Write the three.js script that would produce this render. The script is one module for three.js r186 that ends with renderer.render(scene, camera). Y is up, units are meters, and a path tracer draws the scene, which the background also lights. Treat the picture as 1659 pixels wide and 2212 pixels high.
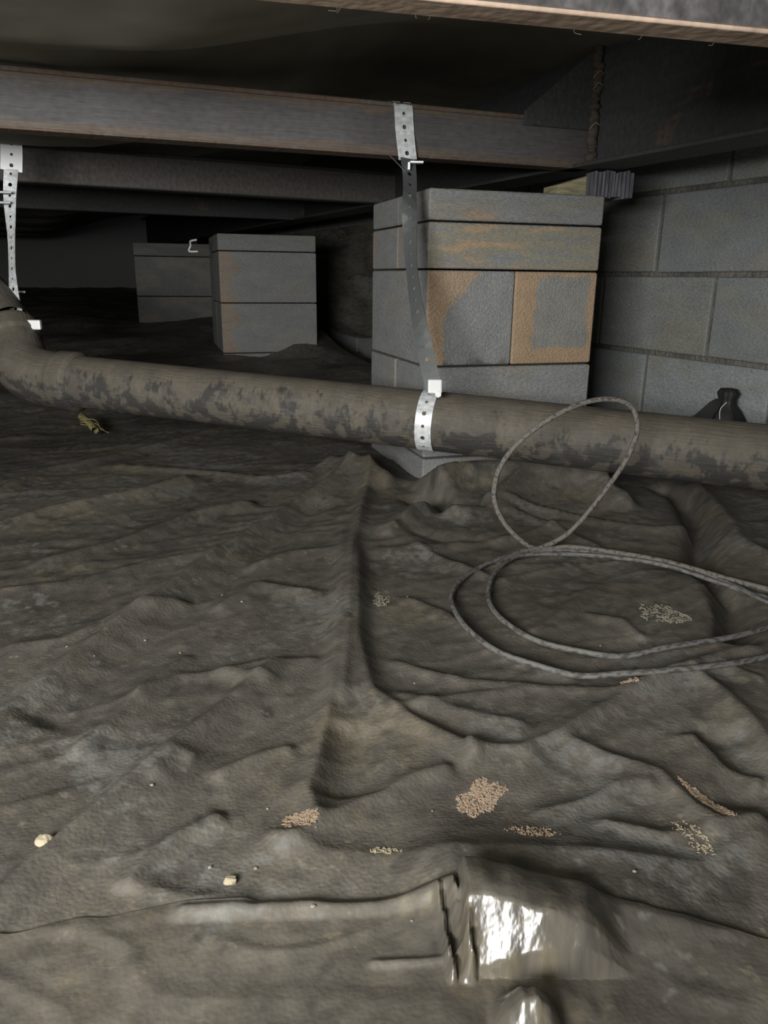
import * as THREE from 'three';
import { RoundedBoxGeometry } from 'three/addons/geometries/RoundedBoxGeometry.js';
import { mergeGeometries, mergeVertices } from 'three/addons/utils/BufferGeometryUtils.js';
import { ImprovedNoise } from 'three/addons/math/ImprovedNoise.js';
import { RectAreaLightUniformsLib } from 'three/addons/lights/RectAreaLightUniformsLib.js';

// ------------------------------------------------------------------ camera, sky, light, exposure
const scene = new THREE.Scene();
const FOC = 1661;                                            // focal length in pixels of the 1659 x 2212 frame
const camera = new THREE.PerspectiveCamera(2 * Math.atan(1106 / FOC) * 180 / Math.PI, 1659 / 2212, 0.02, 40);
camera.position.set(0, 0.43, 0);
camera.rotation.order = 'YXZ';
camera.rotation.set(-17 * Math.PI / 180, 0, 0.012);
scene.add(camera);
scene.background = new THREE.Color(0.80, 0.88, 1.0);         // overcast daylight beyond the access opening
const renderer = new THREE.WebGLRenderer({ antialias: true });
renderer.toneMapping = THREE.LinearToneMapping;
renderer.toneMappingExposure = 1.0;
renderer.shadowMap.enabled = true;
RectAreaLightUniformsLib.init();
const OPEN = { x: -0.64, y: 0.60, w: 0.86, h: 0.34, z: 0.62 };   // crawl-space access opening behind the camera
const daylight = new THREE.RectAreaLight(new THREE.Color(1.0, 0.99, 0.965), 52, OPEN.w, OPEN.h);
daylight.name = 'access_daylight';
daylight.position.set(OPEN.x, OPEN.y, OPEN.z - 0.02);
daylight.lookAt(OPEN.x, OPEN.y, OPEN.z - 1);
scene.add(daylight);

// ------------------------------------------------------------------ helpers
let seed = 12345;
const rnd = () => { seed = (seed * 1664525 + 1013904223) >>> 0; return seed / 4294967296; };
const rr = (a, b) => a + (b - a) * rnd();
const perlin = new ImprovedNoise();
const N = (x, y, z = 0.37) => perlin.noise(x, y, z);
function fbm(x, y, o = 4, z = 0.37) { let s = 0, a = 0.5, f = 1; for (let i = 0; i < o; i++) { s += a * N(x * f, y * f, z + i * 7.31); a *= 0.5; f *= 2.03; } return s; }
const sm = (a, b, x) => { const t = Math.min(1, Math.max(0, (x - a) / (b - a))); return t * t * (3 - 2 * t); };
const mix = (a, b, t) => a + (b - a) * t;
const mix3 = (a, b, t) => [mix(a[0], b[0], t), mix(a[1], b[1], t), mix(a[2], b[2], t)];
const V = (x, y, z) => new THREE.Vector3(x, y, z);
const used = {};
function numbered(n) { const k = used[n] = (used[n] ?? -1) + 1; return k ? n + '_' + String(k).padStart(3, '0') : n; }
function tag(o, label, category, group, kind) { Object.assign(o.userData, { label, category }); if (group) o.userData.group = group; if (kind) o.userData.kind = kind; return o; }
function shade(m) { m.castShadow = true; m.receiveShadow = true; return m; }
function mesh(name, g, m, parent = scene) { const o = shade(new THREE.Mesh(g, m)); o.name = parent === scene ? numbered(name) : name; parent.add(o); return o; }
function group(name, x = 0, y = 0, z = 0, turn = 0) { const o = new THREE.Group(); o.name = numbered(name); o.position.set(x, y, z); o.rotation.y = turn; scene.add(o); return o; }
function struct(name, g, m) { const o = mesh(name, g, m); o.userData.kind = 'structure'; return o; }
const box = (w, h, d, x = 0, y = 0, z = 0) => new THREE.BoxGeometry(w, h, d).translate(x, y, z);
const rbox = (w, h, d, r, x = 0, y = 0, z = 0) => new RoundedBoxGeometry(w, h, d, 1, r).translate(x, y, z);
const lin = (v) => Math.round(255 * Math.pow(Math.min(1, Math.max(0, v)), 1 / 2.2));
// colour map from f(u, v) -> linear [r, g, b]
function colourMap(w, h, f, rep) {
  const d = new Uint8Array(w * h * 4);
  for (let j = 0, k = 0; j < h; j++) for (let i = 0; i < w; i++, k += 4) { const c = f((i + .5) / w, (j + .5) / h); d[k] = lin(c[0]); d[k + 1] = lin(c[1]); d[k + 2] = lin(c[2]); d[k + 3] = 255; }
  const t = new THREE.DataTexture(d, w, h); finish(t, rep); t.colorSpace = THREE.SRGBColorSpace; return t;
}
function greyMap(w, h, f, rep) {
  const d = new Uint8Array(w * h * 4);
  for (let j = 0, k = 0; j < h; j++) for (let i = 0; i < w; i++, k += 4) { const c = Math.round(255 * Math.min(1, Math.max(0, f((i + .5) / w, (j + .5) / h)))); d[k] = d[k + 1] = d[k + 2] = c; d[k + 3] = 255; }
  const t = new THREE.DataTexture(d, w, h); finish(t, rep); return t;
}
function finish(t, rep) { t.magFilter = THREE.LinearFilter; t.minFilter = THREE.LinearMipmapLinearFilter; t.generateMipmaps = true; t.wrapS = t.wrapT = THREE.MirroredRepeatWrapping; if (rep) t.repeat.set(rep, rep); t.needsUpdate = true; }
// give a geometry box-projected uv in metres
function metreUV(g, s = 1) {
  const p = g.attributes.position, n = g.attributes.normal, uv = new Float32Array(p.count * 2);
  for (let i = 0; i < p.count; i++) {
    const ax = Math.abs(n.getX(i)), ay = Math.abs(n.getY(i)), az = Math.abs(n.getZ(i));
    let u, v; if (ax >= ay && ax >= az) { u = p.getZ(i); v = p.getY(i); } else if (ay >= az) { u = p.getX(i); v = p.getZ(i); } else { u = p.getX(i); v = p.getY(i); }
    uv[2 * i] = u * s; uv[2 * i + 1] = v * s;
  }
  g.setAttribute('uv', new THREE.BufferAttribute(uv, 2)); return g;
}
function tubeAlong(pts, r, seg = 160, rad = 8, closed = false) { return new THREE.TubeGeometry(new THREE.CatmullRomCurve3(pts, closed, 'centripetal'), seg, r, rad, closed); }

// ------------------------------------------------------------------ materials
const steelMap = (rust, tint) => colourMap(512, 512, (u, v) => {
  const n = fbm(u * 9, v * 9, 5, rust * 3), f = fbm(u * 70, v * 46, 3, 9.1), s = fbm(u * 6, v * 60, 3, 4.4);
  const m = sm(0.30 - rust, 0.46 - rust, n + 0.35 + s * 0.25);
  let c = mix3(tint, [0.120, 0.075, 0.048], m * 0.7);
  const k = 1 + f * 0.5 + s * 0.35; return [c[0] * k, c[1] * k, c[2] * k];
}, 1.6);
const fineBump = greyMap(512, 512, (u, v) => 0.5 + fbm(u * 60, v * 60, 4, 2.2) * 0.8, 1.5);
const M = {};
M.steel = new THREE.MeshStandardMaterial({ map: steelMap(-0.34, [0.122, 0.110, 0.100]), roughness: 0.62, metalness: 0.15, bumpMap: fineBump, bumpScale: 0.0012 });
M.rust = new THREE.MeshStandardMaterial({ map: steelMap(0.10, [0.125, 0.100, 0.078]), roughness: 0.85, bumpMap: fineBump, bumpScale: 0.0015 });
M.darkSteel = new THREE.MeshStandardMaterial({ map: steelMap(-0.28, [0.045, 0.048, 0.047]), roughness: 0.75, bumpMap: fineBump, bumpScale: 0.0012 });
M.cream = new THREE.MeshStandardMaterial({ map: colourMap(512, 512, (u, v) => { const n = fbm(u * 8, v * 40, 4, 1.1), f = fbm(u * 60, v * 60, 3, 3.3); const c = mix3([0.50, 0.38, 0.29], [0.34, 0.25, 0.19], sm(-.1, .4, n)); const k = 1 + f * .3; return [c[0] * k, c[1] * k, c[2] * k]; }, 1.5), roughness: 0.9, bumpMap: fineBump, bumpScale: 0.001 });
M.mottled = new THREE.MeshStandardMaterial({ map: colourMap(512, 512, (u, v) => { const n = fbm(u * 26, v * 26, 5, 6.1), f = fbm(u * 90, v * 90, 3, 3.3), q = fbm(u * 9 + 3, v * 9, 4, 8); let c = mix3([0.055, 0.052, 0.052], [0.13, 0.125, 0.125], sm(-.2, .35, n)); c = mix3(c, [0.24, 0.16, 0.11], .7 * sm(.18, .34, q)); const k = 1 + f * .6; return [c[0] * k, c[1] * k, c[2] * k]; }, 1.5), roughness: 0.95, bumpMap: fineBump, bumpScale: 0.0022 });
M.weld = new THREE.MeshStandardMaterial({ color: new THREE.Color(0.105, 0.088, 0.068), roughness: 0.9, bumpMap: fineBump, bumpScale: 0.001 });
M.galv = new THREE.MeshStandardMaterial({ color: new THREE.Color(0.86, 0.90, 0.91), map: colourMap(256, 256, (u, v) => { const n = 0.8 + 0.5 * fbm(u * 22, v * 22, 3, 5.5); return [n, n, n]; }), roughness: 0.45, metalness: 0.15, side: THREE.DoubleSide });
M.galvDull = new THREE.MeshStandardMaterial({ color: new THREE.Color(0.16, 0.17, 0.17), roughness: 0.5, metalness: 0.5, side: THREE.DoubleSide });
M.galvBright = new THREE.MeshStandardMaterial({ color: new THREE.Color(0.86, 0.88, 0.88), roughness: 0.45, metalness: 0.2, side: THREE.DoubleSide });
M.blackRubber = new THREE.MeshStandardMaterial({ color: new THREE.Color(0.018, 0.018, 0.018), roughness: 0.65 });
M.cable = new THREE.MeshStandardMaterial({ map: colourMap(512, 32, (u, v) => { const n = fbm(u * 60, v * 5, 4, 2.1); return mix3([0.16, 0.145, 0.125], [0.05, 0.045, 0.04], sm(-.05, .35, n)); }), roughness: 0.85 });
M.cable.map.repeat.set(4, 1);
M.cablePale = new THREE.MeshStandardMaterial({ map: colourMap(512, 32, (u, v) => { const n = fbm(u * 70, v * 5, 4, 7.1); return mix3([0.15, 0.148, 0.14], [0.060, 0.056, 0.050], sm(-.1, .25, n)); }), roughness: 0.7 });
M.cablePale.map.repeat.set(4, 1);
M.soil = new THREE.MeshStandardMaterial({ color: new THREE.Color(0.12, 0.085, 0.06), roughness: 1 });
M.plainWall = new THREE.MeshStandardMaterial({ color: new THREE.Color(0.26, 0.26, 0.25), roughness: 0.95, bumpMap: fineBump, bumpScale: 0.002 });
M.mortar = new THREE.MeshStandardMaterial({ map: colourMap(512, 512, (u, v) => { const n = fbm(u * 14, v * 14, 4, 3.1), f = fbm(u * 90, v * 90, 2, 1.3); const c = mix3([0.175, 0.165, 0.14], [0.10, 0.10, 0.09], sm(-.15, .2, n)); const k = 1 + .5 * f; return [c[0] * k, c[1] * k, c[2] * k]; }, 1), roughness: 1, bumpMap: fineBump, bumpScale: 0.006 });
M.wood = new THREE.MeshStandardMaterial({ map: colourMap(256, 256, (u, v) => { const n = fbm(u * 4, v * 50, 4, 5.1); return mix3([0.40, 0.37, 0.22], [0.22, 0.19, 0.11], sm(-.2, .3, n)); }), roughness: 0.9 });
M.greyWood = new THREE.MeshStandardMaterial({ map: colourMap(256, 256, (u, v) => { const n = fbm(u * 40, v * 3, 4, 5.7); return mix3([0.16, 0.165, 0.19], [0.05, 0.05, 0.055], sm(-.2, .3, n)); }), roughness: 0.9 });
// web of the strap-carrying channel: grey mill scale with a rusty band under its upper edge and along its lower edge
M.bandSteel = new THREE.MeshStandardMaterial({ map: colourMap(2048, 128, (u, v) => {
  const x = u * 26, n = fbm(x, v * 2, 4, 91), f = fbm(x * 9, v * 9, 3, 92), s = fbm(x * 1.5, v * 30, 3, 93), q = fbm(x * .45, .5, 3, 94);
  const top = sm(.74, .86, v + n * .28 + q * .25), low = sm(.17, .05, v + n * .12 - .05), spot = sm(.30, .42, n + .3 * f);
  let c = mix3([0.105, 0.100, 0.102], [0.080, 0.078, 0.077], sm(-.2, .2, q)); c = mix3(c, [0.138, 0.104, 0.078], Math.min(1, .8 * top + .7 * low + .3 * spot));
  const k = 1 + f * .35 + s * .45; return [c[0] * k, c[1] * k, c[2] * k];
}), roughness: 0.7, metalness: 0.05, bumpMap: fineBump, bumpScale: 0.0008 });
// concrete block faces: kind chooses where the orange clay stain sits
const GREY = [0.25, 0.255, 0.25], KHAKI = [0.27, 0.25, 0.195], TAN = [0.40, 0.275, 0.165];
function blockMap(kind, sd, base = GREY) {
  return colourMap(256, 256, (u, v) => {
    const w = fbm(u * 5 + sd, v * 5, 4, sd), f = fbm(u * 60, v * 60, 3, sd + 3), g = fbm(u * 2.2 + sd * 3, v * 2.2, 3, sd + 8);
    let t = 0, k = 0, d = 0;
    if (kind === 'strip') { t = sm(.02, -.02, u - .20 + w * .10); const e = (1 - v) - (0.62 - u * 1.05) + w * .18; t = Math.max(t, .85 * sm(.03, -.05, e)); d = .7 * sm(.05, .0, v + w * .12) * (u > .2 ? 1 : 0); }
    if (kind === 'frame') { const a = Math.max(Math.abs(u - .58) / .34, Math.abs(v - .56) / .40) + w * .22; t = sm(.9, 1.04, a); if (u < .2) t = Math.max(t, .9); k = .35; }
    if (kind === 'khaki') { k = sm(-.28, .1, w + g * .8 + .12); t = .75 * sm(.08, .2, w - Math.abs(u - .22) * .35 - .0) ; t = Math.max(t, .35 * sm(.12, .0, v + w * .25)); }
    if (kind === 'cap') { k = .5 * sm(-.1, .22, g); t = .7 * sm(.16, .04, Math.hypot((u - .30) * 1.0, (v - .12) * .6) + w * .2); }
    if (kind === 'grey') { k = .45 * sm(.0, .25, g); }
    if (kind === 'edge') { t = .5 * sm(.06, -.02, u - .12 + w * .16); k = .3 * sm(0, .2, g); }
    let c = mix3(base, KHAKI, k); c = mix3(c, TAN, t * .85); c = mix3(c, [.09, .09, .085], d);
    const q = 1 + f * .55 + w * .22; return [c[0] * q, c[1] * q, c[2] * q];
  });
}
const blockBump = greyMap(256, 256, (u, v) => .5 + fbm(u * 50, v * 50, 3, 2.7) * .9);
const blockMat = (kind, sd, base) => new THREE.MeshStandardMaterial({ map: blockMap(kind, sd, base), roughness: 0.96, bumpMap: blockBump, bumpScale: 0.0018 });
const B = { strip: blockMat('strip', 1.3), frame: blockMat('frame', 2.1), khaki: blockMat('khaki', 3.7), cap: blockMat('cap', 4.4), grey: blockMat('grey', 5.2), grey2: blockMat('grey', 9.6), dim: blockMat('grey', 15.6, [.175, .178, .17]), edge: blockMat('edge', 6.8), side: blockMat('edge', 8.8) };  // dim: darker grey that puts the farthest pier's shadow into its block colour
const WALLG = [0.265, 0.288, 0.288];
const WB = [blockMat('grey', 11.2, WALLG), blockMat('grey', 13.9, [0.24, 0.255, 0.255]), blockMat('khaki', 17.3, [0.20, 0.212, 0.205]), blockMat('grey', 19.4, [0.29, 0.312, 0.312])];
WB[2].map = blockMap('grey', 17.3, [0.25, 0.26, 0.245]);

// ------------------------------------------------------------------ the plastic ground cover: fold lines as [height, width one side, width other side, x, z, x, z, ...] in metres on the ground
const FOLDS = [
[0.017,0.017,0.015,-0.028,-1.741,-0.043,-1.393,-0.051,-1.164,-0.044,-0.949,-0.041,-0.795,-0.041,-0.706],
[0.012,0.012,0.012,-0.072,-1.281,-0.056,-0.949,-0.054,-0.705,-0.058,-0.61,-0.062,-0.564,-0.049,-0.523],
[0.014,0.012,0.016,-0.041,-1.187,-0.028,-0.842,-0.012,-0.734,0.026,-0.681,0.078,-0.634,0.093,-0.613],
[-0.012,0.03,0.03,-0.03,-0.68,-0.025,-0.611,-0.025,-0.558],
[0.022,0.05,0.016,-0.034,-1.81,-0.19,-1.372,-0.276,-1.105,-0.321,-0.927,-0.35,-0.81,-0.369,-0.707,-0.399,-0.603],
[-0.016,0.03,0.035,-0.121,-1.484,-0.203,-1.181,-0.256,-0.99,-0.289,-0.86,-0.315,-0.757,-0.338,-0.657],
[0.016,0.025,0.012,-0.116,-0.804,-0.164,-0.694,-0.203,-0.614,-0.237,-0.531,-0.268,-0.451,-0.288,-0.414],
[0.01,0.01,0.012,-0.127,-0.536,-0.156,-0.51,-0.178,-0.475,-0.184,-0.45],
[0.006,0.01,0.01,-0.175,-0.452,-0.132,-0.444,-0.086,-0.443],
[0.008,0.01,0.014,-0.114,-0.751,-0.179,-0.77,-0.223,-0.759,-0.264,-0.71],
[0.008,0.012,0.016,-0.187,-0.76,-0.141,-0.793,-0.068,-0.806],
[0.006,0.012,0.022,-0.097,-0.517,-0.043,-0.492,0.063,-0.479,0.168,-0.476,0.239,-0.479,0.267,-0.497,0.316,-0.524],
[0.01,0.012,0.012,-0.083,-0.494,-0.049,-0.523,-0.016,-0.552,0.003,-0.565,0.032,-0.588,0.068,-0.602],
[0.012,0.012,0.014,0.078,-0.633,0.104,-0.629,0.134,-0.63,0.17,-0.652,0.207,-0.622,0.25,-0.595,0.265,-0.548,0.281,-0.529,0.324,-0.541],
[0.012,0.014,0.014,0.17,-0.652,0.224,-0.703,0.349,-0.794,0.479,-0.867],
[0.012,0.014,0.014,0.349,-0.794,0.37,-0.743,0.376,-0.689,0.375,-0.611],
[0.008,0.01,0.01,0.122,-0.534,0.177,-0.556,0.212,-0.581,0.245,-0.582],
[0.008,0.01,0.01,0.17,-0.527,0.229,-0.511,0.281,-0.529],
[0.008,0.01,0.01,-0.003,-0.807,0.09,-0.758,0.189,-0.744,0.259,-0.741,0.349,-0.794],
[0.008,0.01,0.014,0.003,-0.735,0.084,-0.695,0.151,-0.671],
[0.007,0.008,0.01,0.012,-0.698,0.082,-0.727,0.163,-0.741],
[0.008,0.01,0.014,0.021,-0.998,0.082,-0.938,0.145,-0.823,0.22,-0.77],
[0.008,0.012,0.012,0.174,-0.866,0.24,-0.943,0.321,-1.05],
[0.007,0.01,0.01,0.262,-0.943,0.312,-0.923,0.329,-0.863],
[0.008,0.012,0.012,0.43,-0.764,0.396,-0.806,0.347,-0.788],
[0.014,0.012,0.02,0.303,-0.67,0.318,-0.617,0.348,-0.59],
[0.065,0.06,0.05,0.095,-1.511,0.151,-1.559,0.265,-1.572,0.403,-1.578,0.478,-1.563],
[0.035,0.03,0.05,-0.153,-1.757,-0.041,-1.654,0.019,-1.561],
[-0.035,0.03,0.03,0.057,-1.526,0.115,-1.405,0.199,-1.439],
[0.03,0.035,0.025,0.001,-1.234,0.061,-1.368,0.118,-1.436],
[0.035,0.02,0.05,0.103,-1.355,0.21,-1.449,0.314,-1.574,0.405,-1.676],
[0.035,0.02,0.05,0.405,-1.676,0.444,-1.543,0.481,-1.414],
[-0.02,0.025,0.025,0.276,-1.519,0.376,-1.634],
[0.01,0.012,0.014,0.228,-1.45,0.325,-1.393,0.399,-1.339,0.488,-1.302,0.565,-1.332],
[0.008,0.01,0.012,0.224,-1.419,0.308,-1.308,0.375,-1.168],
[0.008,0.01,0.012,-0.036,-1.165,0.133,-1.216,0.232,-1.255,0.342,-1.35],
[-0.008,0.02,0.02,0.001,-1.31,0.096,-1.25,0.195,-1.218],
[0.01,0.014,0.012,0.04,-1.212,0.096,-1.138,0.161,-1.072],
[-0.045,0.024,0.024,0.593,-1.644,0.623,-1.534,0.578,-1.332,0.495,-1.121,0.506,-1.029,0.43,-0.854],
[0.018,0.03,0.03,0.676,-1.648,0.64,-1.391,0.606,-1.233,0.631,-1.125],
[0.012,0.02,0.02,0.462,-1.1,0.443,-0.948,0.4,-0.829],
[-0.02,0.03,0.03,0.338,-0.688,0.33,-0.597,0.319,-0.546],
[0.018,0.03,0.03,-0.69,-1.233,-0.613,-1.369,-0.493,-1.485,-0.408,-1.637],
[0.016,0.03,0.02,-0.539,-1.087,-0.434,-1.195,-0.349,-1.351,-0.245,-1.446],
[0.014,0.02,0.025,-0.555,-0.981,-0.441,-1.017,-0.35,-1.113,-0.258,-1.157],
[0.012,0.02,0.02,-0.452,-0.819,-0.383,-0.839,-0.333,-0.926,-0.259,-0.974],
[0.012,0.016,0.02,-0.218,-1.097,-0.14,-1.161,-0.067,-1.175],
[0.012,0.02,0.02,-0.666,-1.731,-0.427,-1.677,-0.273,-1.623,-0.156,-1.67],
[0.01,0.02,0.02,-0.793,-1.489,-0.763,-1.682,-0.655,-1.827,-0.451,-2.23],
[0.012,0.016,0.02,-0.23,-0.929,-0.178,-1.025,-0.083,-0.995],
[0.01,0.014,0.014,-0.288,-0.612,-0.266,-0.675,-0.251,-0.748,-0.221,-0.813],
[0.008,0.012,0.012,-0.2,-0.574,-0.19,-0.614,-0.167,-0.608],
[0.008,0.01,0.01,-0.153,-0.581,-0.113,-0.616,-0.08,-0.631],
[0.06,0.15,0.2,-1.115,-4.552,-0.711,-4.381,-0.387,-4.894,-0.088,-4.404],
[0.05,0.12,0.12,-0.408,-3.201,-0.294,-3.708,-0.078,-3.932]
];
const grade = (x, z) => { const d = -z; return 0.085 * Math.max(0, d - 1.95) * sm(1.9, 2.6, d) * (d < 4.6 ? 1 : 4.6 / d); };
function foldHeight(x, z) {
  let h = 0;
  for (const f of FOLDS) {
    const [a, wl, wr] = f, reach = 4.5 * Math.max(wl, wr);
    if (x < f.lo[0] - reach || x > f.hi[0] + reach || z < f.lo[1] - reach || z > f.hi[1] + reach) continue;
    let best = 1e9, side = 1, tb = 0, tot = (f.length - 3) / 2 - 1;
    for (let i = 3, s = 0; i < f.length - 3; i += 2, s++) {
      const ax = f[i], az = f[i + 1], bx = f[i + 2] - ax, bz = f[i + 3] - az, L = bx * bx + bz * bz;
      const t = Math.min(1, Math.max(0, ((x - ax) * bx + (z - az) * bz) / L)), dx = x - ax - t * bx, dz = z - az - t * bz, d = dx * dx + dz * dz;
      if (d < best) { best = d; side = bx * dz - bz * dx; tb = s + t; }
    }
    const d = Math.sqrt(best), w = side > 0 ? wr : wl, e = Math.hypot(d, 0.004) - 0.004;
    const end = sm(0, .35, Math.min(tb, tot - tb) / 1 + .08);
    if (a > 0) h += 0.0012 * end * Math.exp(-d * d / 1.1e-5) ;
    h += a * end * (a > 0 ? 0.6 * Math.exp(-e / w * 1.15) + 0.4 * Math.exp(-d * d / (w * w)) : Math.exp(-d * d / (w * w)));
  }
  return h;
}
for (const f of FOLDS) { f.lo = [1e9, 1e9]; f.hi = [-1e9, -1e9]; for (let i = 3; i < f.length; i += 2) { f.lo = [Math.min(f.lo[0], f[i]), Math.min(f.lo[1], f[i + 1])]; f.hi = [Math.max(f.hi[0], f[i]), Math.max(f.hi[1], f[i + 1])]; } }
const c25 = Math.cos(25 * Math.PI / 180), s25 = Math.sin(25 * Math.PI / 180), wallX = (z) => 0.75 + (z + 2.0) * s25 / c25;   // x of the block wall's face at z
const crease = (v) => { const a = Math.abs(v); return 1 - Math.min(1, a * 4.5); };                      // sharp little crests along the zero lines of the noise
function ground(x, z) {
  const d = -z, wx = x + 0.06 * N(x * 3, z * 3, 5.5), wz = z + 0.06 * N(x * 3, z * 3, 9.2);
  const fh = foldHeight(x, z) * mix(.72, 1, sm(1.05, 1.45, d));
  let h = grade(x, z) + fh + 0.020 * sm(.0, .06, x) * sm(.27, .15, x) * sm(-.56, -.462, z);
  const s = 0.45 * wx + 0.9 * wz, c = 0.9 * wx - 0.45 * wz;            // creases run mostly from near left to far right
  const amp = (0.42 + 0.58 * sm(0.4, 1.3, d)) * (1 - .7 * sm(.002, .011, Math.abs(fh)));
  h += amp * (0.0085 * fbm(c * 2.1, s * 5.2, 3, 1.7) + 0.0050 * Math.pow(crease(N(c * 3.1, s * 10.5, 3.3)), 1.6) * (0.3 + N(x * 4, z * 4, 2.1)) + 0.0042 * Math.pow(crease(N(c * 7, s * 21, 7.7)), 1.5) * (0.4 + N(x * 5, z * 5, 6.1)) + 0.0030 * Math.pow(crease(N(x * 12, z * 16, 1.7)), 1.5) * (0.3 + N(x * 6, z * 6, 8.1)) + 0.0006 * fbm(x * 45, z * 45, 2, 4.4));
  h -= 0.14 * sm(0.28, 0.06, (wallX(z) - x) * c25) * sm(2.6, 3.2, d);
  if (d > 2.2) h += 0.05 * sm(2.2, 3, d) * fbm(x * 2.2, z * 2.2, 3, 8.8);
  return Math.max(h, -0.035);
}
function gridMesh(xs, zs, fy, f2) {                                     // f2(x, z) maps grid coordinates to ground coordinates
  const nx = xs.length, nz = zs.length, pos = new Float32Array(nx * nz * 3), uv = new Float32Array(nx * nz * 2), idx = [];
  for (let j = 0, k = 0; j < nz; j++) for (let i = 0; i < nx; i++, k++) {
    const [x, z] = f2 ? f2(xs[i], zs[j]) : [xs[i], zs[j]];
    pos[3 * k] = x; pos[3 * k + 1] = fy(x, z, xs[i], zs[j]); pos[3 * k + 2] = z; uv[2 * k] = (x + 1.6) / 3.2; uv[2 * k + 1] = -z / 3.2;
  }
  for (let j = 0; j < nz - 1; j++) for (let i = 0; i < nx - 1; i++) { const a = j * nx + i, b = a + 1, c = a + nx, d = c + 1; idx.push(a, b, c, b, d, c); }
  const g = new THREE.BufferGeometry(); g.setAttribute('position', new THREE.BufferAttribute(pos, 3)); g.setAttribute('uv', new THREE.BufferAttribute(uv, 2)); g.setIndex(idx); g.computeVertexNormals(); return g;
}
const graded = (a, b, step) => { const o = [a]; let v = a; while (v < b) { v += step(v); o.push(Math.min(v, b)); } return o; };
// dust, grit and scuffs on black plastic
const dustMap = colourMap(2048, 2048, (u, v) => {
  const x = u * 3.2, z = v * 3.2;
  const big = fbm(x * 2.2, z * 2.2, 4, 11), mid = fbm(x * 9, z * 9, 4, 12.5), fine = fbm(x * 70, z * 70, 3, 13.3), spots = fbm(x * 26, z * 26, 3, 14.2);
  let dust = 0.62 + 0.95 * big + 0.55 * mid + 0.6 * fbm(x * 48, z * 48, 3, 16.4);
  dust = Math.min(1, Math.max(0.15, dust));
  let c = mix3([0.052, 0.048, 0.042], [0.168, 0.153, 0.128], dust);
  const gr = fbm(x * 95, z * 95, 3, 17.5), pale = sm(.10, .30, .8 * fbm(x * 7, z * 7, 3, 12.9) + .35 * big + .55 * gr); c = mix3(c, [0.22, 0.222, 0.212], pale * .6); const ochre = sm(.14, .34, fbm(x * 7, z * 7, 4, 18.5) + .5 * gr); c = mix3(c, [0.185, 0.160, 0.108], ochre * .6);
  const dark = sm(.22, .36, spots - .15 * mid); c = mix3(c, [0.036, 0.035, 0.033], dark * .5);
  const grit = sm(.27, .33, fbm(x * 120, z * 120, 2, 15.5)) * sm(.0, .2, mid); c = mix3(c, [0.30, 0.26, 0.18], grit * .5);
  const k = 1 + fine * .45; return [c[0] * k, c[1] * k, c[2] * k];
});
const dustRough = greyMap(1024, 1024, (u, v) => { const x = u * 3.2, z = v * 3.2; return .66 - .5 * fbm(x * 8, z * 11, 4, 21.5) + .2 * fbm(x * 60, z * 60, 2, 3); });
const dustBump = greyMap(1024, 1024, (u, v) => .5 + .55 * fbm(u * 40, v * 40, 3, 31.7) + .55 * fbm(u * 190, v * 190, 3, 33.1), 5);
M.sheet = new THREE.MeshStandardMaterial({ color: new THREE.Color(.84, .83, .815), map: dustMap, roughnessMap: dustRough, roughness: 1, bumpMap: dustBump, bumpScale: 0.0009, side: THREE.DoubleSide });

// ------------------------------------------------------------------ the setting
const T25 = 25 * Math.PI / 180, DX = -Math.sin(T25), DZ = -Math.cos(T25);                     // run of the block wall and of the main beam, away from the camera
struct('floor', box(9, 0.2, 12, -0.5, -0.16, -3), M.soil);
struct('ceiling', box(9, 0.12, 12, -0.5, 1.12, -3), M.plainWall);
struct('wall_left', box(0.2, 1.2, 12, -4.4, 0.5, -3), M.plainWall);
struct('wall_far', box(9, 1.2, 0.2, -0.5, 0.5, -8.0), M.plainWall);
{
  const x0 = OPEN.x - OPEN.w / 2, x1 = OPEN.x + OPEN.w / 2, y0 = OPEN.y - OPEN.h / 2, y1 = OPEN.y + OPEN.h / 2, z = OPEN.z + 0.1;
  struct('wall_near', mergeGeometries([box(x0 + 4.4, 1.2, 0.2, (x0 - 4.4) / 2, 0.5, z), box(3.4 - x1, 1.2, 0.2, (x1 + 3.4) / 2, 0.5, z), box(OPEN.w, y0 + 0.1, 0.2, OPEN.x, (y0 - 0.1) / 2, z), box(OPEN.w, 1.1 - y1, 0.2, OPEN.x, (y1 + 1.1) / 2, z)]), M.plainWall);
}
// right wall: mortar backing with every concrete block a piece of its own
const wall = group('wall_right', 0.75, 0, -2.0, T25); wall.userData.kind = 'structure';       // local -z runs along the wall, away from the camera; local +x is behind the wall
mesh('mortar', metreUV(box(0.18, 1.16, 9.2, 0.0965, 0.48, -1.2)), M.mortar, wall);
{
  const BL = 0.392, BH = 0.190, geos = [];
  for (let k = 0; k < 4; k++) { const g = rbox(0.03, BH, BL, 0.006); const p = g.attributes.position; for (let i = 0; i < p.count; i++) p.setY(i, p.getY(i) + 0.0025 * N(p.getZ(i) * 9 + k * 5, p.getY(i) * 9, 2.5)); geos.push(g); }
  for (let r = 0; r < 5; r++) for (let c = -2; c < 13; c++) {
    const off = r % 2 ? 0.0 : 0.2, s = c * 0.4 + off - 0.085;
    const b = mesh('concrete_block', geos[(r * 3 + c + 8) % 4], WB[(r * 7 + c * 5 + 40) % 4], wall);
    b.position.set(0.014 + 0.003 * N(r * 3.1, c * 1.7, 4), 0.045 - 0.1 + r * 0.2, -s); if (rnd() > .5) b.rotation.y = Math.PI; b.position.x += 0.0;
  }
}
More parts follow.
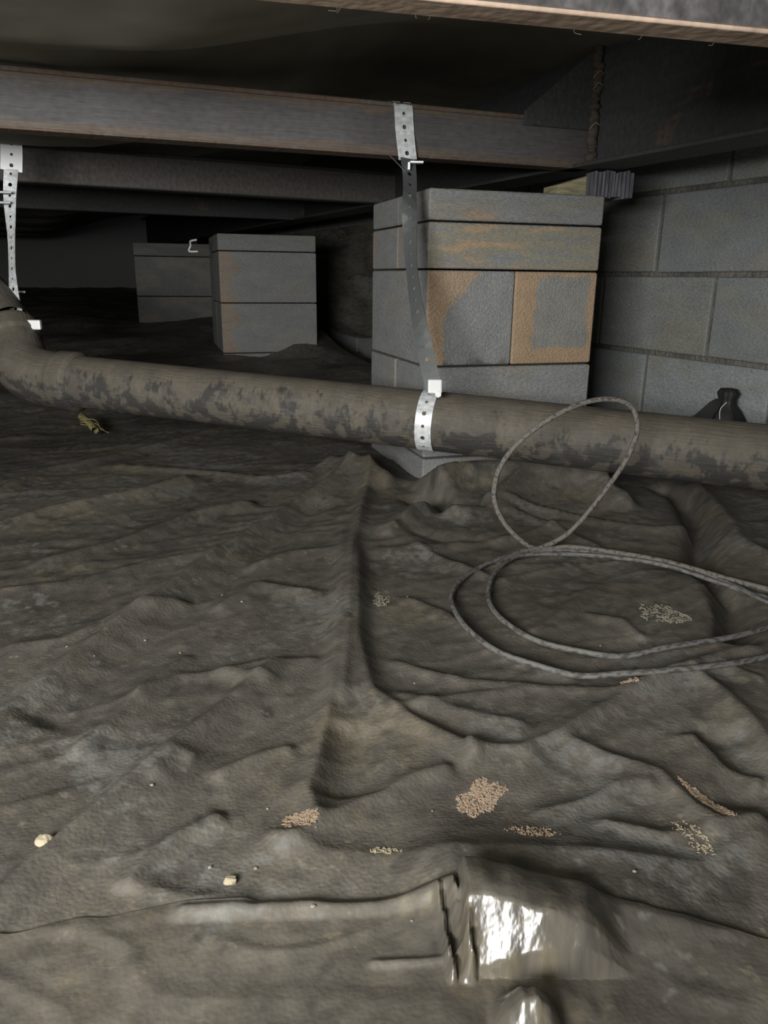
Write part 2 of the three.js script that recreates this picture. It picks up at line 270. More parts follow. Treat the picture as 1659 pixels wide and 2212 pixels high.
// ------------------------------------------------------------------ ground cover
const nearEdge = [[-.9, -.36], [-.4, -.375], [-.272, -.395], [-.255, -.409], [-.199, -.427], [-.138, -.439], [-.039, -.444], [.055, -.449], [.093, -.443], [.155, -.428], [.211, -.423], [.288, -.411], [.5, -.40], [.9, -.38]];
function edgeZ(x) { for (let i = 0; i < nearEdge.length - 1; i++) { const [a, p] = nearEdge[i], [b, q] = nearEdge[i + 1]; if (x <= b) { const t = Math.max(0, (x - a) / (b - a)); return mix(p, q, t * t * (3 - 2 * t)); } } return -.38; }
const rowsAll = [...graded(0.28, 7.8, (v) => 0.0016 + 0.0048 * v).map((v) => -v).reverse(), ...graded(-0.25, 0.5, () => 0.05)];
const colsAll = [...graded(0, 1, () => .05).map((t) => -2.05 + t), ...graded(-1.05, 1.05, () => 0.0042).slice(1), ...graded(0, 1, () => .05).slice(1).map((t) => 1.05 + t)];
const fan = (u, z) => { const w = 0.34 + 0.60 * Math.max(0.2, -z), a = Math.abs(u), s = Math.sign(u); return a <= 1.05 ? u * w : s * mix(1.05 * w, Math.max(4.25, 1.06 * w), a - 1.05); };
                                                // x of the wall face at z
tag(mesh('plastic_sheet', gridMesh(colsAll, rowsAll, (x, z) => ground(x, z) - 0.03 * sm(.012, .04, z - edgeZ(x)), (u, z) => [Math.max(-4.25, Math.min(fan(u, z), wallX(z) - 0.004)), z]), M.sheet), 'large dusty black plastic ground sheet, deeply wrinkled, covering the floor around pier and pipe', 'plastic sheet');
M.nearSheet = M.sheet.clone();
M.nearSheet.roughnessMap = greyMap(1024, 1024, (u, v) => {
  const x = u * 3.2 - 1.6, z = -v * 3.2; const n = fbm(x * 14, z * 22, 4, 41.5), w = fbm(x * 40, z * 40, 3, 5.5);
  const clean = sm(.02, .0, Math.abs(x - .105) - .058 + w * .04) * sm(.03, .0, Math.abs(z + .37) - .05);
  return mix(.56 - .6 * n, .24 + .2 * n, clean);
});
M.nearSheet.bumpScale = 0.0005;
function nearGround(x, z) {
  const e = edgeZ(x), t = sm(0, .05, z - e), g0 = ground(x, z);
  let h = mix(g0, 0.22 * g0 + 0.003, t) + 0.0022;
  h += 0.0008 * Math.exp(-Math.pow((z - e - .006) / .006, 2));                                    // rolled lip along the lap
  h += 0.0022 * N(x * 8, z * 14, 5.1) + 0.0014 * Math.max(0, crease(N(x * 9, z * 19, 5.1))) + 0.0005 * N(x * 60, z * 60, 1.1);
  // crumpled fold standing up in the lap: one steep creased facet towards the camera, two narrow pleats at its left end
  const zb = -0.3775 + .0012 * N(x * 45, 2, 2), zt = mix(-.4055, -.389, sm(.05, .135, x)) + .002 * N(x * 50, 4, 1), on = sm(.0545, .0575, x) * sm(.165, .128, x);
  const run = Math.min(zb - zt, Math.max(0, zb - z)), streak = .0007 * N(x * 130, z * 22, 3.1) + .0011 * N(x * 55, z * 50, 7.7);
  h += on * ((1.33 * run + streak) + .30 * Math.min(x - .055, .055) * sm(0, .0015, zb - z)) * sm(-.07, -.004, z - zt);
  const pl = (x0, w) => { const q = (x - x0 - .12 * (z + .41) - .0015 * N(z * 90, x0 * 99, 1)) / w; return q > 0 && q < 1 ? sm(0, .75, q) * sm(1, .85, q) : 0; };
  h += (.010 * pl(.0395, .006) + .016 * pl(.0465, .0105)) * sm(-.445, -.43, z) * sm(-.372, -.379, z) * (1 + .25 * N(z * 160, 3, 3));
  // a second small one at the bottom of the frame
  const H2 = .024 * Math.max(0, 1 - Math.pow((x - .088) / .021, 2)) * (1 + .25 * N(x * 170, z * 30, 2)); h += H2 * Math.min(1, Math.max(0, (-.322 - z) * 1.33 / .024)) * sm(-.372, -.346, z);
  // low step facing the camera along the lap, and a thin crease below it
  const H3 = .0085 * sm(-.146, -.136, x) * sm(.062, .046, x), z3 = -.421 - .010 * (x + .14) / .19; h += H3 * Math.min(1, Math.max(0, (z3 - z) * .62 / .0085)) * sm(e, e + .012, z);
  h += 0.003 * Math.exp(-Math.pow((z + .391) / .003, 2)) * sm(-.01, .0, x) * sm(.06, .05, x);
  return h;
}
tag(mesh('plastic_sheet', gridMesh(graded(-0.5, 0.55, () => 0.002), graded(0, 1, () => 0.0075), (x, z) => nearGround(x, z), (x, v) => { const e = edgeZ(x); return [x, mix(e, -0.22, v)]; }), M.nearSheet), 'near black plastic sheet lapped over the larger one, with a shiny crumpled bulge', 'plastic sheet');

// ------------------------------------------------------------------ concrete block piers
const rb = {};
const pierBlock = (w, h, d) => rb[[w, h, d]] ??= rbox(w, h, d, 0.005);
function pier(name, label, x, z, turn, yTop, rows) {
  // origin at the front left corner; local x along the front, local -z into depth
  const g = group(name, x, 0, z, turn); tag(g, label, 'pier');
  let y = yTop;
  rows.forEach(([h, along, mats], r) => {
    y -= h;
    for (let k = 0; k < 2; k++) {
      const w = along ? 0.395 : 0.1965, d = along ? 0.1965 : 0.395;
      const m = mats[k], side = m === 'strip' ? B.grey : m === 'khaki' ? B.side : null;
      const b = mesh('concrete_block', pierBlock(w, h - 0.003, d), side ? [side, side, side, side, B[m], side] : B[m], g);
      b.position.set((along ? 0.1975 : 0.0985 + k * 0.198) + 0.002 * Math.sin(r * 7 + k), y + h / 2, (along ? -0.0985 - k * 0.198 : -0.1975) + 0.0025 * Math.sin(r * 5 + 1));
    }
  });
  return g;
}
const P1 = 17.5 * Math.PI / 180;
pier('block_pier', 'nearest grey block pier with orange clay stains, standing right behind the hanging strap', 0.081, -1.625, P1, 0.600, [[0.062, true, ['cap', 'grey']], [0.092, true, ['khaki', 'khaki']], [0.196, false, ['strip', 'frame']], [0.196, true, ['grey', 'grey2']], [0.12, false, ['grey', 'grey']]]);
pier('block_pier', 'middle grey block pier in shadow, halfway back with a tan stained left corner', -0.668, -3.2, P1 * 1.0, 0.588, [[0.066, true, ['grey2', 'grey']], [0.20, true, ['edge', 'grey']], [0.20, true, ['edge', 'grey2']], [0.2, false, ['grey', 'grey']]]);
pier('block_pier', 'farthest dim block pier, its shade put into a darker block colour, left of and behind the middle pier', -1.30, -4.15, P1, 0.585, [[0.066, true, ['dim', 'dim']], [0.20, true, ['dim', 'dim']], [0.20, true, ['dim', 'dim']], [0.2, false, ['grey', 'grey']]]);

// ------------------------------------------------------------------ steel frame
const beamAt = (t) => [0.435 + DX * t, -1.8 + DZ * t];
{
  const g = group('main_beam', 0.435, 0.655, -1.8, T25); tag(g, 'long dark steel I-beam running along the block wall on top of the piers', 'beam');   // local -z runs away from the camera
  mesh('web', metreUV(box(0.008, 0.236, 8.6, 0, 0.125, -1.9)), M.darkSteel, g);
  mesh('bottom_flange', metreUV(rbox(0.104, 0.008, 8.6, 0.002, 0, 0.004, -1.9)), M.darkSteel, g);
  mesh('top_flange', metreUV(rbox(0.104, 0.008, 8.6, 0.002, 0, 0.246, -1.9)), M.darkSteel, g);
}
function channel(name, label, x0, z0, x1, z1, y, h, mats, fw = 0.052) {
  // c-section running from (x0, z0) to (x1, z1), web facing the camera, flanges pointing away
  const L = Math.hypot(x1 - x0, z1 - z0), g = group(name, x0, y, z0, -Math.atan2(z1 - z0, x1 - x0)); tag(g, label, 'beam');
  const web = box(L, h - 0.006, 0.005, L / 2, h / 2, 0.0025); if (mats[0] !== M.bandSteel) metreUV(web); mesh('web', web, mats[0], g);
  mesh('bottom_flange', metreUV(rbox(L, 0.006, fw, 0.002, L / 2, 0.003, 0.005 - fw / 2)), mats[1], g);
  mesh('top_flange', metreUV(rbox(L, 0.010, 0.052, 0.002, L / 2, h - 0.005, -0.0195)), mats[2], g);
  return g;
}
const along = (ax, az, bx, bz, t) => [ax + (bx - ax) * t, az + (bz - az) * t];
{
  const a = [-0.636, -1.385], b = [0.43, -1.795], l = along(...a, ...b, -1.9);
  const g = channel('cross_beam', 'grey rust-streaked steel cross beam carrying the long pipe strap', ...l, ...b, 0.655, 0.094, [M.bandSteel, M.rust, M.rust]);
  const L = Math.hypot(b[0] - l[0], b[1] - l[1]);
  const s = new THREE.Shape([new THREE.Vector2(L - 0.168, 0.075), new THREE.Vector2(L - 0.002, 0.075), new THREE.Vector2(L - 0.002, 0.226), new THREE.Vector2(L - 0.012, 0.226), new THREE.Vector2(L - 0.168, 0.100)]);
  mesh('gusset', metreUV(new THREE.ExtrudeGeometry(s, { depth: 0.005, bevelEnabled: true, bevelSize: 0.001, bevelThickness: 0.001, bevelSegments: 1 }).translate(0, 0, 0.006)), M.darkSteel, g);
  const parts = [];
  for (let i = 0; i < 46; i++) { const q = new THREE.SphereGeometry(rr(.007, .0125), 8, 6); q.scale(1, rr(.5, 1), 1); q.translate(L - 0.004 + rr(-.006, .004), 0.006 + i * 0.0049, 0.014 + rr(-.003, .004)); parts.push(q); }
  mesh('weld_bead', mergeGeometries(parts), M.weld, g);
  for (const yy of [0.182, 0.160, 0.086]) mesh('weld_drip', tubeAlong([V(L - .020, yy - .012, .022), V(L - .012, yy, .030), V(L - .004, yy - .002, .028), V(L + .012, yy - .003, .022)], 0.0014, 12, 5), M.cream, g);
}
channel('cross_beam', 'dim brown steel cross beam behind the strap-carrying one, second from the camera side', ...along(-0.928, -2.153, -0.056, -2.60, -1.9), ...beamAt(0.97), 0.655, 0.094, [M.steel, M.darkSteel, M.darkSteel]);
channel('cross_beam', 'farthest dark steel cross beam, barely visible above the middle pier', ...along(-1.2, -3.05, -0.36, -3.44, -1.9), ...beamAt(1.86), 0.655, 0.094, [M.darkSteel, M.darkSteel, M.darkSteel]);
{
  const g = channel('cross_beam', 'nearest cross beam at top right with mottled fuzzy face and cream lower lip', -0.135, -0.584, 0.868, -0.829, 0.615, 0.16, [M.mottled, M.cream, M.mottled], 0.034);
  const parts = [];
  for (let i = 0; i < 14; i++) { const x = rr(.05, .9), q = tubeAlong([V(x, .002, -.026), V(x + rr(-.003, .003), -.002, -.026), V(x + rr(-.006, .006), -rr(.002, .004), -.025)], 0.00022, 6, 4); parts.push(q); }
  const f = mesh('lint', mergeGeometries(parts), M.cream, g); f.userData.kind = 'stuff';
}
// black underbelly membrane sagging between the steel
M.belly = new THREE.MeshStandardMaterial({ map: colourMap(512, 512, (u, v) => { const n = fbm(u * 7, v * 7, 4, 51), f = fbm(u * 50, v * 50, 3, 52); const c = mix3([0.215, 0.207, 0.160], [0.145, 0.142, 0.112], sm(-.2, .25, n)); const k = 1 + .3 * f; return [c[0] * k, c[1] * k, c[2] * k]; }, 1), roughness: 0.8, side: THREE.DoubleSide });
function belly(x, z) {
  const px = x - 0.435, pz = z + 1.8, v = px * DX + pz * DZ, u = px * c25 + pz * -s25;           // v along the main beam (0 at the second cross beam), u across it (0 at the beam, negative to the left)
  const bay = Math.abs(Math.sin((v + 0.0) / 0.85 * Math.PI));                                   // 0 at each cross beam
  const left = sm(-.25, -1.15, u);
  let y = 0.885 - 0.105 * left - 0.075 * bay * sm(-.2, -1.0, u) - 0.02 * bay;
  y += 0.014 * fbm(u * 2.5 + v * 2, v * 5 - u * 2.0, 3, 61) ;
  return Math.max(mix(y, .87, sm(-.45, -.1, z)), v > -.1 && v < .12 ? 0.757 : 0.70);
}
tag(mesh('belly_membrane', gridMesh(graded(-3.6, 2.2, () => 0.03), graded(-6.5, 0.7, () => 0.03), belly), M.belly), 'olive-black plastic belly membrane sagging overhead between the cross beams', 'membrane');

// shims between pier and main beam
{
  const g = group('wood_shim', 0.405, 0.600, -1.87, P1); tag(g, 'small yellowish wood shim wedged on top of the nearest pier', 'shim');
  const s = new THREE.Shape([new THREE.Vector2(-.06, 0), new THREE.Vector2(.03, 0), new THREE.Vector2(.03, .050), new THREE.Vector2(-.06, .024)]);
  mesh('wedge', metreUV(new THREE.ExtrudeGeometry(s, { depth: .06, bevelEnabled: false }), 6), M.wood, g);
  const k = group('ribbed_shim', 0.445, 0.599, -1.80, P1 * .6); tag(k, 'stack of upright grey ribbed shims beside the yellowish one, frayed over pier edge', 'shim');
  for (let i = 0; i < 11; i++) mesh('slat', metreUV(rbox(.0068, .052 + .004 * Math.sin(i * 5), .05, .0015, -.006 + i * .0082, .026 + .001 * Math.sin(i * 3), .0 + .003 * Math.sin(i * 7)), 6), M.greyWood, k);
}

// ------------------------------------------------------------------ drain pipe
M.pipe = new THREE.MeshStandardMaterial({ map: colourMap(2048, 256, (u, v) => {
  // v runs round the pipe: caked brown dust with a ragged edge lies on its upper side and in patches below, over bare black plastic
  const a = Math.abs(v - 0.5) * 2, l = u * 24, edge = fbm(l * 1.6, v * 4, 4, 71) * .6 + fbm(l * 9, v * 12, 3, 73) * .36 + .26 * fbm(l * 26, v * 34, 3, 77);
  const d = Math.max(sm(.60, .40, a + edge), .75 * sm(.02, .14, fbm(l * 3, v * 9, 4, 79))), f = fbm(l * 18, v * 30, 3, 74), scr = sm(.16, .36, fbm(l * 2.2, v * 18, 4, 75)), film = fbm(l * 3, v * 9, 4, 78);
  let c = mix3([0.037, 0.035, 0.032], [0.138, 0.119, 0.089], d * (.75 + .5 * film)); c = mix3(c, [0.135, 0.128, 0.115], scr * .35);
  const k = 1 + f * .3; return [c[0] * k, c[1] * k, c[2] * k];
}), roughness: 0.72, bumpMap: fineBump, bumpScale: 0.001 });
function pipeGeo(pts, radii, rad = 40, per = 0.01) {                     // swept circle whose seam lies underneath (v = 0.5 on top)
  const curve = new THREE.CatmullRomCurve3(pts, false, 'centripetal'), L = curve.getLength(), n = Math.ceil(L / per), pos = [], uv = [], idx = [];
  for (let i = 0; i <= n; i++) {
    const c = curve.getPointAt(i / n), t = curve.getTangentAt(i / n), sd = V(0, 1, 0).cross(t).normalize(), up = t.clone().cross(sd).normalize(), r = radii(i / n * L, L);
    for (let k = 0; k <= rad; k++) { const a = k / rad * Math.PI * 2; pos.push(c.x + r * (-up.x * Math.cos(a) + sd.x * Math.sin(a)), c.y + r * (-up.y * Math.cos(a) + sd.y * Math.sin(a)), c.z + r * (-up.z * Math.cos(a) + sd.z * Math.sin(a))); uv.push(i / n * L / 3, k / rad); }
  }
  for (let i = 0; i < n; i++) for (let k = 0; k < rad; k++) { const a = i * (rad + 1) + k, b = a + 1, c = a + rad + 1, d = c + 1; idx.push(a, b, c, b, d, c); }
  const g = new THREE.BufferGeometry(); g.setAttribute('position', new THREE.Float32BufferAttribute(pos, 3)); g.setAttribute('uv', new THREE.Float32BufferAttribute(uv, 2)); g.setIndex(idx); g.computeVertexNormals(); return g;
}
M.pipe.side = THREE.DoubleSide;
const pipeP = (t) => V(mix(-0.74, 1.05, t), mix(0.2076, 0.128, t), mix(-1.702, -1.138, t));
{
  const g = group('drain_pipe', 0, 0, 0); tag(g, 'dusty black plastic drain pipe slung across the crawl space in metal straps', 'pipe');
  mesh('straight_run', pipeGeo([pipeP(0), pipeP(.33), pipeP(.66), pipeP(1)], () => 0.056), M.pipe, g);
  const e0 = pipeP(-.005), dir = pipeP(0).sub(pipeP(1)).normalize();
  const bend = [pipeP(.045), pipeP(0), e0.clone().addScaledVector(dir, .05).add(V(0, .012, -.002)), e0.clone().addScaledVector(dir, .10).add(V(.01, .050, -.03)), e0.clone().addScaledVector(dir, .135).add(V(.015, .095, -.06))];
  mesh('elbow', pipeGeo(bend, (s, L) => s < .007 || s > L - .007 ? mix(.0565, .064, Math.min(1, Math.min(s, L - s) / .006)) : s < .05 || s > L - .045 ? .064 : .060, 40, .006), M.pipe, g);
  const l = bend[4];
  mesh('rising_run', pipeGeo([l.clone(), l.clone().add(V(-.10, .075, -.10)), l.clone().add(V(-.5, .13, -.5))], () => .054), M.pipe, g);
}
// ------------------------------------------------------------------ perforated metal straps
function strapGeo(pts, dirs, w, pitch = 0.0245, rh = 0.0042) {
  const curve = new THREE.CatmullRomCurve3(pts, false, 'centripetal'), L = curve.getLength(), n = Math.max(1, Math.round(L / pitch)), pos = [], uv = [], idx = [];
  const frame = (s) => { const t = Math.min(1, Math.max(0, s / L)), T = curve.getTangentAt(t), f = t * (dirs.length - 1), i = Math.min(dirs.length - 2, Math.floor(f)), W = dirs[i].clone().lerp(dirs[i + 1], f - i); W.addScaledVector(T, -W.dot(T)).normalize(); return [curve.getPointAt(t), W, T.clone().cross(W).normalize()]; };
  const K = 16, th = 0.0006;
  const put = (s, x, o) => { const [P, W, Nn] = frame(s); pos.push(P.x + W.x * x + Nn.x * o, P.y + W.y * x + Nn.y * o, P.z + W.z * x + Nn.z * o); uv.push(s * 6, x * 6); return pos.length / 3 - 1; };
  for (let c = 0; c < n; c++) {
    const s0 = c * L / n, s1 = (c + 1) * L / n, sc = (s0 + s1) / 2, hs = (s1 - s0) / 2, hw = w / 2;
    for (const o of [th, -th]) {
      const outer = [], inner = [];
      for (let k = 0; k < K; k++) { const a = k / K * Math.PI * 2 + Math.PI / 4, ca = Math.cos(a), sa = Math.sin(a), m = Math.max(Math.abs(ca), Math.abs(sa)); outer.push(put(sc + ca / m * hs, sa / m * hw, o)); const r = c % 2 ? rh : rh * .72; inner.push(put(sc + ca * r, sa * r, o)); }
      for (let k = 0; k < K; k++) { const q = (k + 1) % K; idx.push(outer[k], outer[q], inner[k], outer[q], inner[q], inner[k]); }
    }
    for (const e of [-hw, hw]) { const a = put(s0, e, th), b = put(s1, e, th), c2 = put(s0, e, -th), d = put(s1, e, -th); idx.push(a, b, c2, b, d, c2); }
  }
  const g = new THREE.BufferGeometry(); g.setAttribute('position', new THREE.Float32BufferAttribute(pos, 3)); g.setAttribute('uv', new THREE.Float32BufferAttribute(uv, 2)); g.setIndex(idx); g.computeVertexNormals(); return g;
}
const pipeAround = (x, from, to, r, nn) => { const t = (x + 0.74) / 1.79, c = pipeP(t), ax = pipeP(1).sub(pipeP(0)).normalize(), sd = V(0, 1, 0).cross(ax).normalize(), up = ax.clone().cross(sd).normalize(); if (sd.z < 0) sd.negate(); return Array.from({ length: nn }, (_, i) => { const a = mix(from, to, i / (nn - 1)); return c.clone().addScaledVector(up, r * Math.cos(a)).addScaledVector(sd, r * Math.sin(a)); }); };
{
  const g = group('pipe_strap', 0, 0, 0); tag(g, 'long perforated galvanised strap hanging from cross beam down to the drain pipe', 'strap');
  const W0 = V(.93, 0, -.36), We = V(.35, 0, .93).normalize();
  mesh('upper_band', strapGeo([V(.012, .7525, -1.67), V(.018, .7525, -1.648), V(.026, .747, -1.6335), V(.031, .70, -1.632), V(.038, .648, -1.627)], [W0, W0], .038), M.galv, g);
  mesh('hanging_band', strapGeo([V(.038, .650, -1.626), V(.042, .61, -1.60), V(.042, .57, -1.575), V(.045, .462, -1.52), V(.058, .364, -1.46), V(.079, .27, -1.405), V(.088, .236, -1.388)], [W0, V(.8, 0, -.6), V(.75, 0, .55), V(.6, .1, .8), V(.7, .1, .7), V(.95, .1, .2), V(1, 0, .1)], .030), M.galvDull, g);
  mesh('pipe_band', strapGeo([...pipeAround(.086, -.25, 3.0, .0575, 14)], [V(.95, -.04, .3), V(.95, -.04, .3)], .031), M.galv, g);
  mesh('bent_end', rbox(.026, .004, .016, .001, .055, .6415, -1.612), M.galvBright, g);
  mesh('bent_end', rbox(.005, .014, .012, .001, .040, .634, -1.607), M.galvBright, g);
  const bk = rbox(.026, .026, .010, .003); bk.rotateX(-.35); bk.translate(.0885, .243, -1.383); mesh('buckle', bk, M.galvBright, g);
  mesh('bolt', new THREE.CylinderGeometry(.006, .006, .012, 6).rotateX(Math.PI / 2).translate(.094, .231, -1.378), M.galvBright, g);
  mesh('loose_wire', tubeAlong([V(.002, .655, -1.62), V(.012, .645, -1.612), V(.026, .630, -1.60), V(.034, .622, -1.60)], .0011, 16, 5), M.galvDull, g);
}
{
  const g = group('pipe_strap', 0, 0, 0); tag(g, 'bright perforated strap at left edge holding up the pipe elbow', 'strap');
  const W0 = V(.93, 0, -.36);
  mesh('upper_band', strapGeo([V(-.862, .748, -1.93), V(-.866, .70, -1.93), V(-.872, .655, -1.93)], [W0, W0], .046), M.galvBright, g);
  mesh('hanging_band', strapGeo([V(-.872, .66, -1.93), V(-.878, .60, -1.92), V(-.876, .52, -1.90), V(-.872, .42, -1.87), V(-.86, .34, -1.84), V(-.838, .322, -1.80)], [W0, V(.95, 0, .1), V(.8, 0, .6), V(.75, 0, .65), V(.9, 0, .3), W0], .030), M.galv, g);
  mesh('buckle', rbox(.048, .022, .012, .003, -.80, .318, -1.775), M.galvBright, g);
  for (const [y, w, x] of [[.605, .07, -.90], [.583, .06, -.90], [.385, .07, -.895]]) mesh('tie_wire', tubeAlong([V(x - w / 2 - .03, y + .001, -1.9), V(x, y, -1.885), V(x + w / 2, y + .001, -1.90)], .0028, 14, 6), M.galv, g);
}
// ------------------------------------------------------------------ coiled cables
const onGround = (x, z, r) => V(x, ground(x, z) + r, z);
const OUT = [[.66, -.95], [.56, -.875], [.43, -.805], [.345, -.772], [.268, -.76], [.218, -.764], [.171, -.789], [.138, -.817], [.111, -.865], [.096, -.927], [.097, -.997], [.125, -1.068], [.191, -1.14], [.279, -1.176], [.374, -1.168], [.446, -1.118], [.502, -1.062], [.545, -.97]];
const INN = [[.60, -1.0], [.53, -.925], [.44, -.866], [.343, -.828], [.279, -.815], [.233, -.825], [.189, -.855], [.161, -.893], [.147, -.943], [.148, -.998], [.167, -1.07], [.213, -1.141], [.277, -1.165], [.349, -1.156], [.43, -1.11], [.51, -1.04], [.57, -.95]];
const settle = (P, r) => P.map(([x, z], i) => { let y = -1; for (let a = -2; a <= 2; a++) y = Math.max(y, ground(x + a * .02, z) - Math.abs(a) * .004, ground(x, z + a * .02) - Math.abs(a) * .004); return V(x, y + r, z); });
tag(mesh('coiled_cable', tubeAlong([...settle(OUT, .0065), ...settle(INN, .0075)], 0.0037, 420, 8), M.cablePale), 'grey dusty cable lying in two wide loops on the plastic, right of centre', 'cable');
const UPL = [[.300, .036, -1.185], [.365, .117, -1.20], [.390, .166, -1.2], [.398, .210, -1.2], [.385, .240, -1.2], [.355, .252, -1.195], [.311, .248, -1.19], [.263, .228, -1.18], [.215, .191, -1.18], [.182, .145, -1.18], [.175, .095, -1.175], [.196, .052, -1.17]];
const UP = [...settle([[.171, -1.095], [.215, -1.150]], .012).map((p) => p.toArray()), ...UPL, ...settle([[.245, -1.172], [.30, -1.182], [.349, -1.170], [.435, -1.122], [.52, -1.05], [.60, -.97], [.70, -.90]], .012).map((p) => p.toArray())];
UP.splice(2, 0, [.258, ground(.258, -1.175) + .014, -1.175]);
tag(mesh('coiled_cable', tubeAlong(UP.map((p) => V(...p)), 0.0042, 320, 8), M.cable), 'brown dusty cable standing up in one tall loop in front of the pipe', 'cable');
{
  const z = -2.35, P = [[-.42, -.01], [-.40, .05], [-.36, .088], [-.32, .09], [-.285, .05], [-.275, -.01]].map(([x, y]) => V(x, ground(x, z) + .02 + y * .9, z));
  tag(mesh('coiled_cable', tubeAlong(P, .004, 60, 6), M.cable), 'thin dark cable arch behind the pipe, below the middle pier', 'cable');
}
// ------------------------------------------------------------------ small things
{
  const g = group('bunched_plastic', 0.800, 0.012, -1.80); tag(g, 'black bunched plastic tied with pale string by the block wall', 'plastic');
  const prof = [[.030, 0], [.034, .05], [.040, .085], [.042, .11], [.030, .130], [.020, .142], [.019, .155], [.024, .168], [.018, .178], [.002, .180]].map(([r, y]) => new THREE.Vector2(r, y));
  const lg = new THREE.LatheGeometry(prof, 28), p = lg.attributes.position;
  for (let i = 0; i < p.count; i++) { const a = Math.atan2(p.getZ(i), p.getX(i)), k = 1 + .10 * Math.sin(a * 7 + p.getY(i) * 30) + .05 * Math.sin(a * 13); p.setX(i, p.getX(i) * k); p.setZ(i, p.getZ(i) * k); } lg.computeVertexNormals();
  mesh('bundle', lg, M.blackRubber, g);
  const fl = gridMesh(graded(0, 1, () => .05), graded(0, 1, () => .1), (x, z, u, v) => mix(mix(.155, .125, sm(0, .5, u)) - .014 * u, .07, v) + .006 * Math.sin(u * 9 + v * 4), (u, v) => [-.012 - .15 * u, .0 + .03 * v * (1 - u) + .02 * u]);
  M.flap = M.blackRubber.clone(); M.flap.side = THREE.DoubleSide; mesh('flap', fl, M.flap, g);
  mesh('string', tubeAlong([V(-.012, .150, .026), V(-.026, .135, .030), V(-.028, .10, .040), V(-.040, .060, .042)], .0012, 16, 5), M.galvBright, g);
}
tag(mesh('wire_clip', tubeAlong([V(-.742, .560, -3.17), V(-.765, .553, -3.16), V(-.762, .538, -3.15), V(-.770, .518, -3.15), V(-.735, .516, -3.15)], .0042, 24, 6), M.galvBright), 'small bright metal clip at the upper left corner of the middle pier', 'clip');
tag(mesh('wire_hook', tubeAlong([V(-.705, .158, -1.66), V(-.699, .178, -1.655), V(-.69, .181, -1.652), V(-.655, .186, -1.64)], .0016, 18, 6), M.galvBright), 'thin pale wire hook at the pipe elbow', 'hook');
M.yellow = new THREE.MeshStandardMaterial({ map: colourMap(128, 128, (u, v) => { const n = fbm(u * 8, v * 8, 4, 81); return mix3([.30, .26, .10], [.10, .085, .04], sm(-.1, .3, n)); }), roughness: .9 });
{
  const pts = [V(-.845, ground(-.845, -2.12) + .045, -2.12), V(-.81, ground(-.81, -2.08) + .035, -2.08), V(-.78, ground(-.78, -2.04) + .022, -2.04)];
  const g = group('yellow_scrap', 0, 0, 0); tag(g, 'frayed yellowish scrap lying on the plastic below the pipe elbow', 'scrap');
  mesh('rag', tubeAlong(pts, .010, 20, 7), M.yellow, g);
  for (let i = 0; i < 3; i++) mesh('strand', tubeAlong([pts[1].clone().add(V(-.02, .008 - i * .006, .008)), pts[1].clone().add(V(.02, .010 - i * .010, .012)), pts[2].clone().add(V(.02 + .01 * i, .004 - i * .004, .01))], .0014, 10, 5), M.yellow, g);
}
// black plastic hung over the wall far behind
{
  M.drape = M.sheet.clone(); M.drape.color = new THREE.Color(1.0, 1.05, 1.0);
  const g = gridMesh(graded(0, 1, () => .02), graded(0, 1, () => .03), () => 0), p = g.attributes.position;
  for (let i = 0; i < p.count; i++) { const u = p.getX(i), v = p.getZ(i), t = mix(1.35, 4.3, u), o = .03 + .03 * Math.abs(N(u * 14, v * 3, 2)) + .02 * N(u * 9 + v * 6, v * 5, 6); const y = mix(.66, .165 + .02 * Math.sin(u * 19), v); p.setXYZ(i, .75 + DX * t - c25 * o, y, -2 + DZ * t + s25 * o); }
  g.computeVertexNormals();
  tag(mesh('plastic_drape', g, M.drape), 'black plastic hung over the block wall in the dark behind the nearest pier', 'plastic sheet');
}
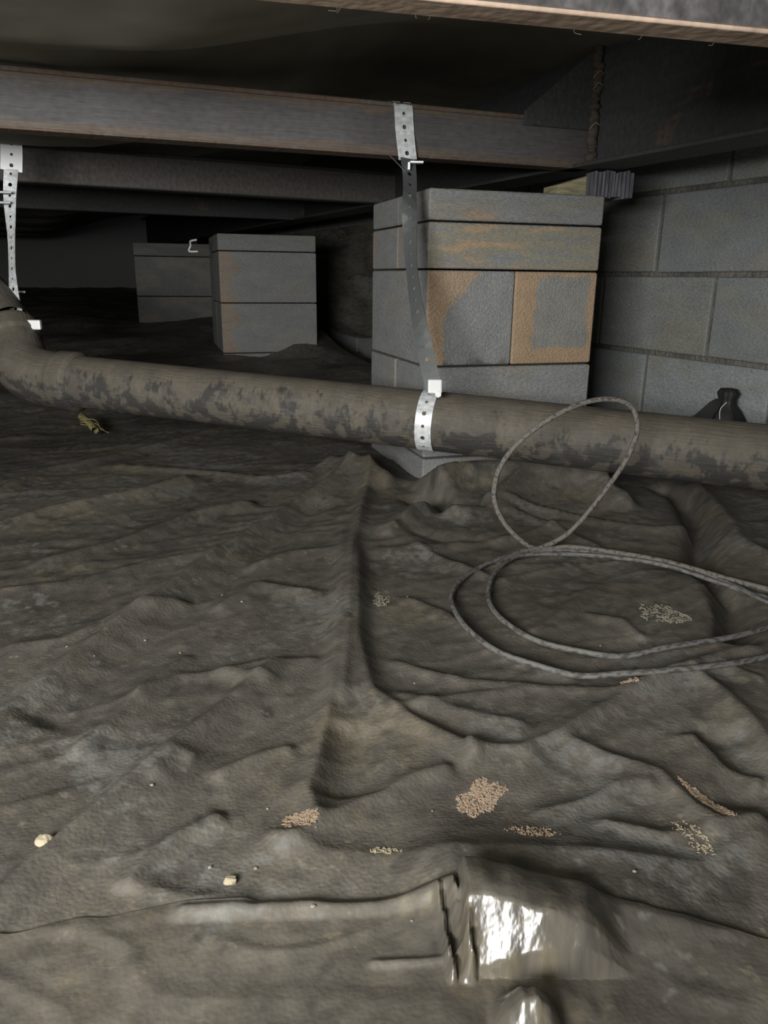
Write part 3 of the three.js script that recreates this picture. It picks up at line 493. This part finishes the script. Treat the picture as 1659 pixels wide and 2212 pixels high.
// litter: wood shavings and grit gathered in the folds
M.chip = [[.40, .30, .215], [.36, .265, .185], [.27, .24, .19], [.42, .36, .25]].map((c) => new THREE.MeshStandardMaterial({ color: new THREE.Color(...c), roughness: .95 }));
const gy = (x, z) => z > edgeZ(x) ? nearGround(x, z) : ground(x, z);
function chipPatch(label, x, z, rx, rz, turn, n, size, mi) {
  const parts = [];
  for (let i = 0; i < n; i++) {
    const a = rr(0, 6.283), r = Math.sqrt(rnd()) * (.75 + .4 * N(Math.cos(a) * 2 + x * 9, Math.sin(a) * 2 + z * 9, 1)), ux = r * rx * Math.cos(a), uz = r * rz * Math.sin(a), X = x + ux * Math.cos(turn) - uz * Math.sin(turn), Z = z + ux * Math.sin(turn) + uz * Math.cos(turn);
    const s = size * rr(.5, 1.4), q = new THREE.BoxGeometry(s, s * .14, s * rr(.2, .5)); q.rotateX(rr(-.35, .35)); q.rotateZ(rr(-.3, .3)); q.rotateY(rr(0, 6.28)); q.translate(X, gy(X, Z) + s * .16, Z); parts.push(q);
  }
  tag(mesh('wood_shavings', mergeGeometries(parts), M.chip[mi]), label, 'wood shavings', null, 'stuff');
}
chipPatch('largest tan patch of wood shavings on the plastic in the near middle', .086, -.562, .021, .036, .55, 800, .0026, 0);
chipPatch('long narrow strip of tan shavings in the fold at near right', .281, -.560, .009, .036, -.45, 520, .0026, 0);
chipPatch('sparse pale shavings inside the cable loops', .374, -.946, .045, .035, .6, 170, .0048, 2);
chipPatch('small heap of shavings at the foot of the broad central fold', -.065, -.525, .020, .014, .2, 260, .0026, 1);
chipPatch('few yellowish crumbs on the lap just left of centre', .005, -.493, .018, .006, .1, 70, .0024, 3);
chipPatch('thin scatter of tan crumbs between the big patch and the lap', .121, -.507, .026, .012, .2, 110, .0023, 1);
chipPatch('tiny tuft of shavings where two folds cross below the cable', .272, -.751, .014, .008, .1, 60, .004, 0);
chipPatch('scatter of pale crumbs beside the upright middle fold', -.002, -.985, .016, .035, .0, 60, .005, 2);
chipPatch('row of crumbs at the right end of the lap fold', .25, -.51, .012, .03, -.3, 90, .0025, 3);
function pebble(label, x, z, r, mi, gname) {
  const g = new THREE.IcosahedronGeometry(r, 2), p = g.attributes.position;
  for (let i = 0; i < p.count; i++) { const k = 1 + .35 * N(p.getX(i) / r * 1.3 + x * 50, p.getY(i) / r * 1.3, p.getZ(i) / r * 1.3 + z * 50); p.setXYZ(i, p.getX(i) * k * 1.25, p.getY(i) * k * .7, p.getZ(i) * k); }
  g.computeVertexNormals(); g.translate(x, gy(x, z) + r * .5, z); tag(mesh('wood_crumb', g, M.chip[mi]), label, 'crumb', gname);
}
pebble('largest tan lump, lying alone on the diagonal fold at near left', -.26, -.494, .0055, 3);
pebble('pale lump on the lap edge just left of the middle', -.110, -.462, .0042, 3);
const GR = 'grit specks scattered on the plastic';
for (let i = 0; i < 18; i++) { const d = rr(.42, 1.0), x = rr(-.45, .45) * d * 1.05, z = -d; pebble('tiny pale speck of grit on the wrinkled plastic', x, z, rr(.0008, .0016), 2, GR); }
renderer.render(scene, camera);
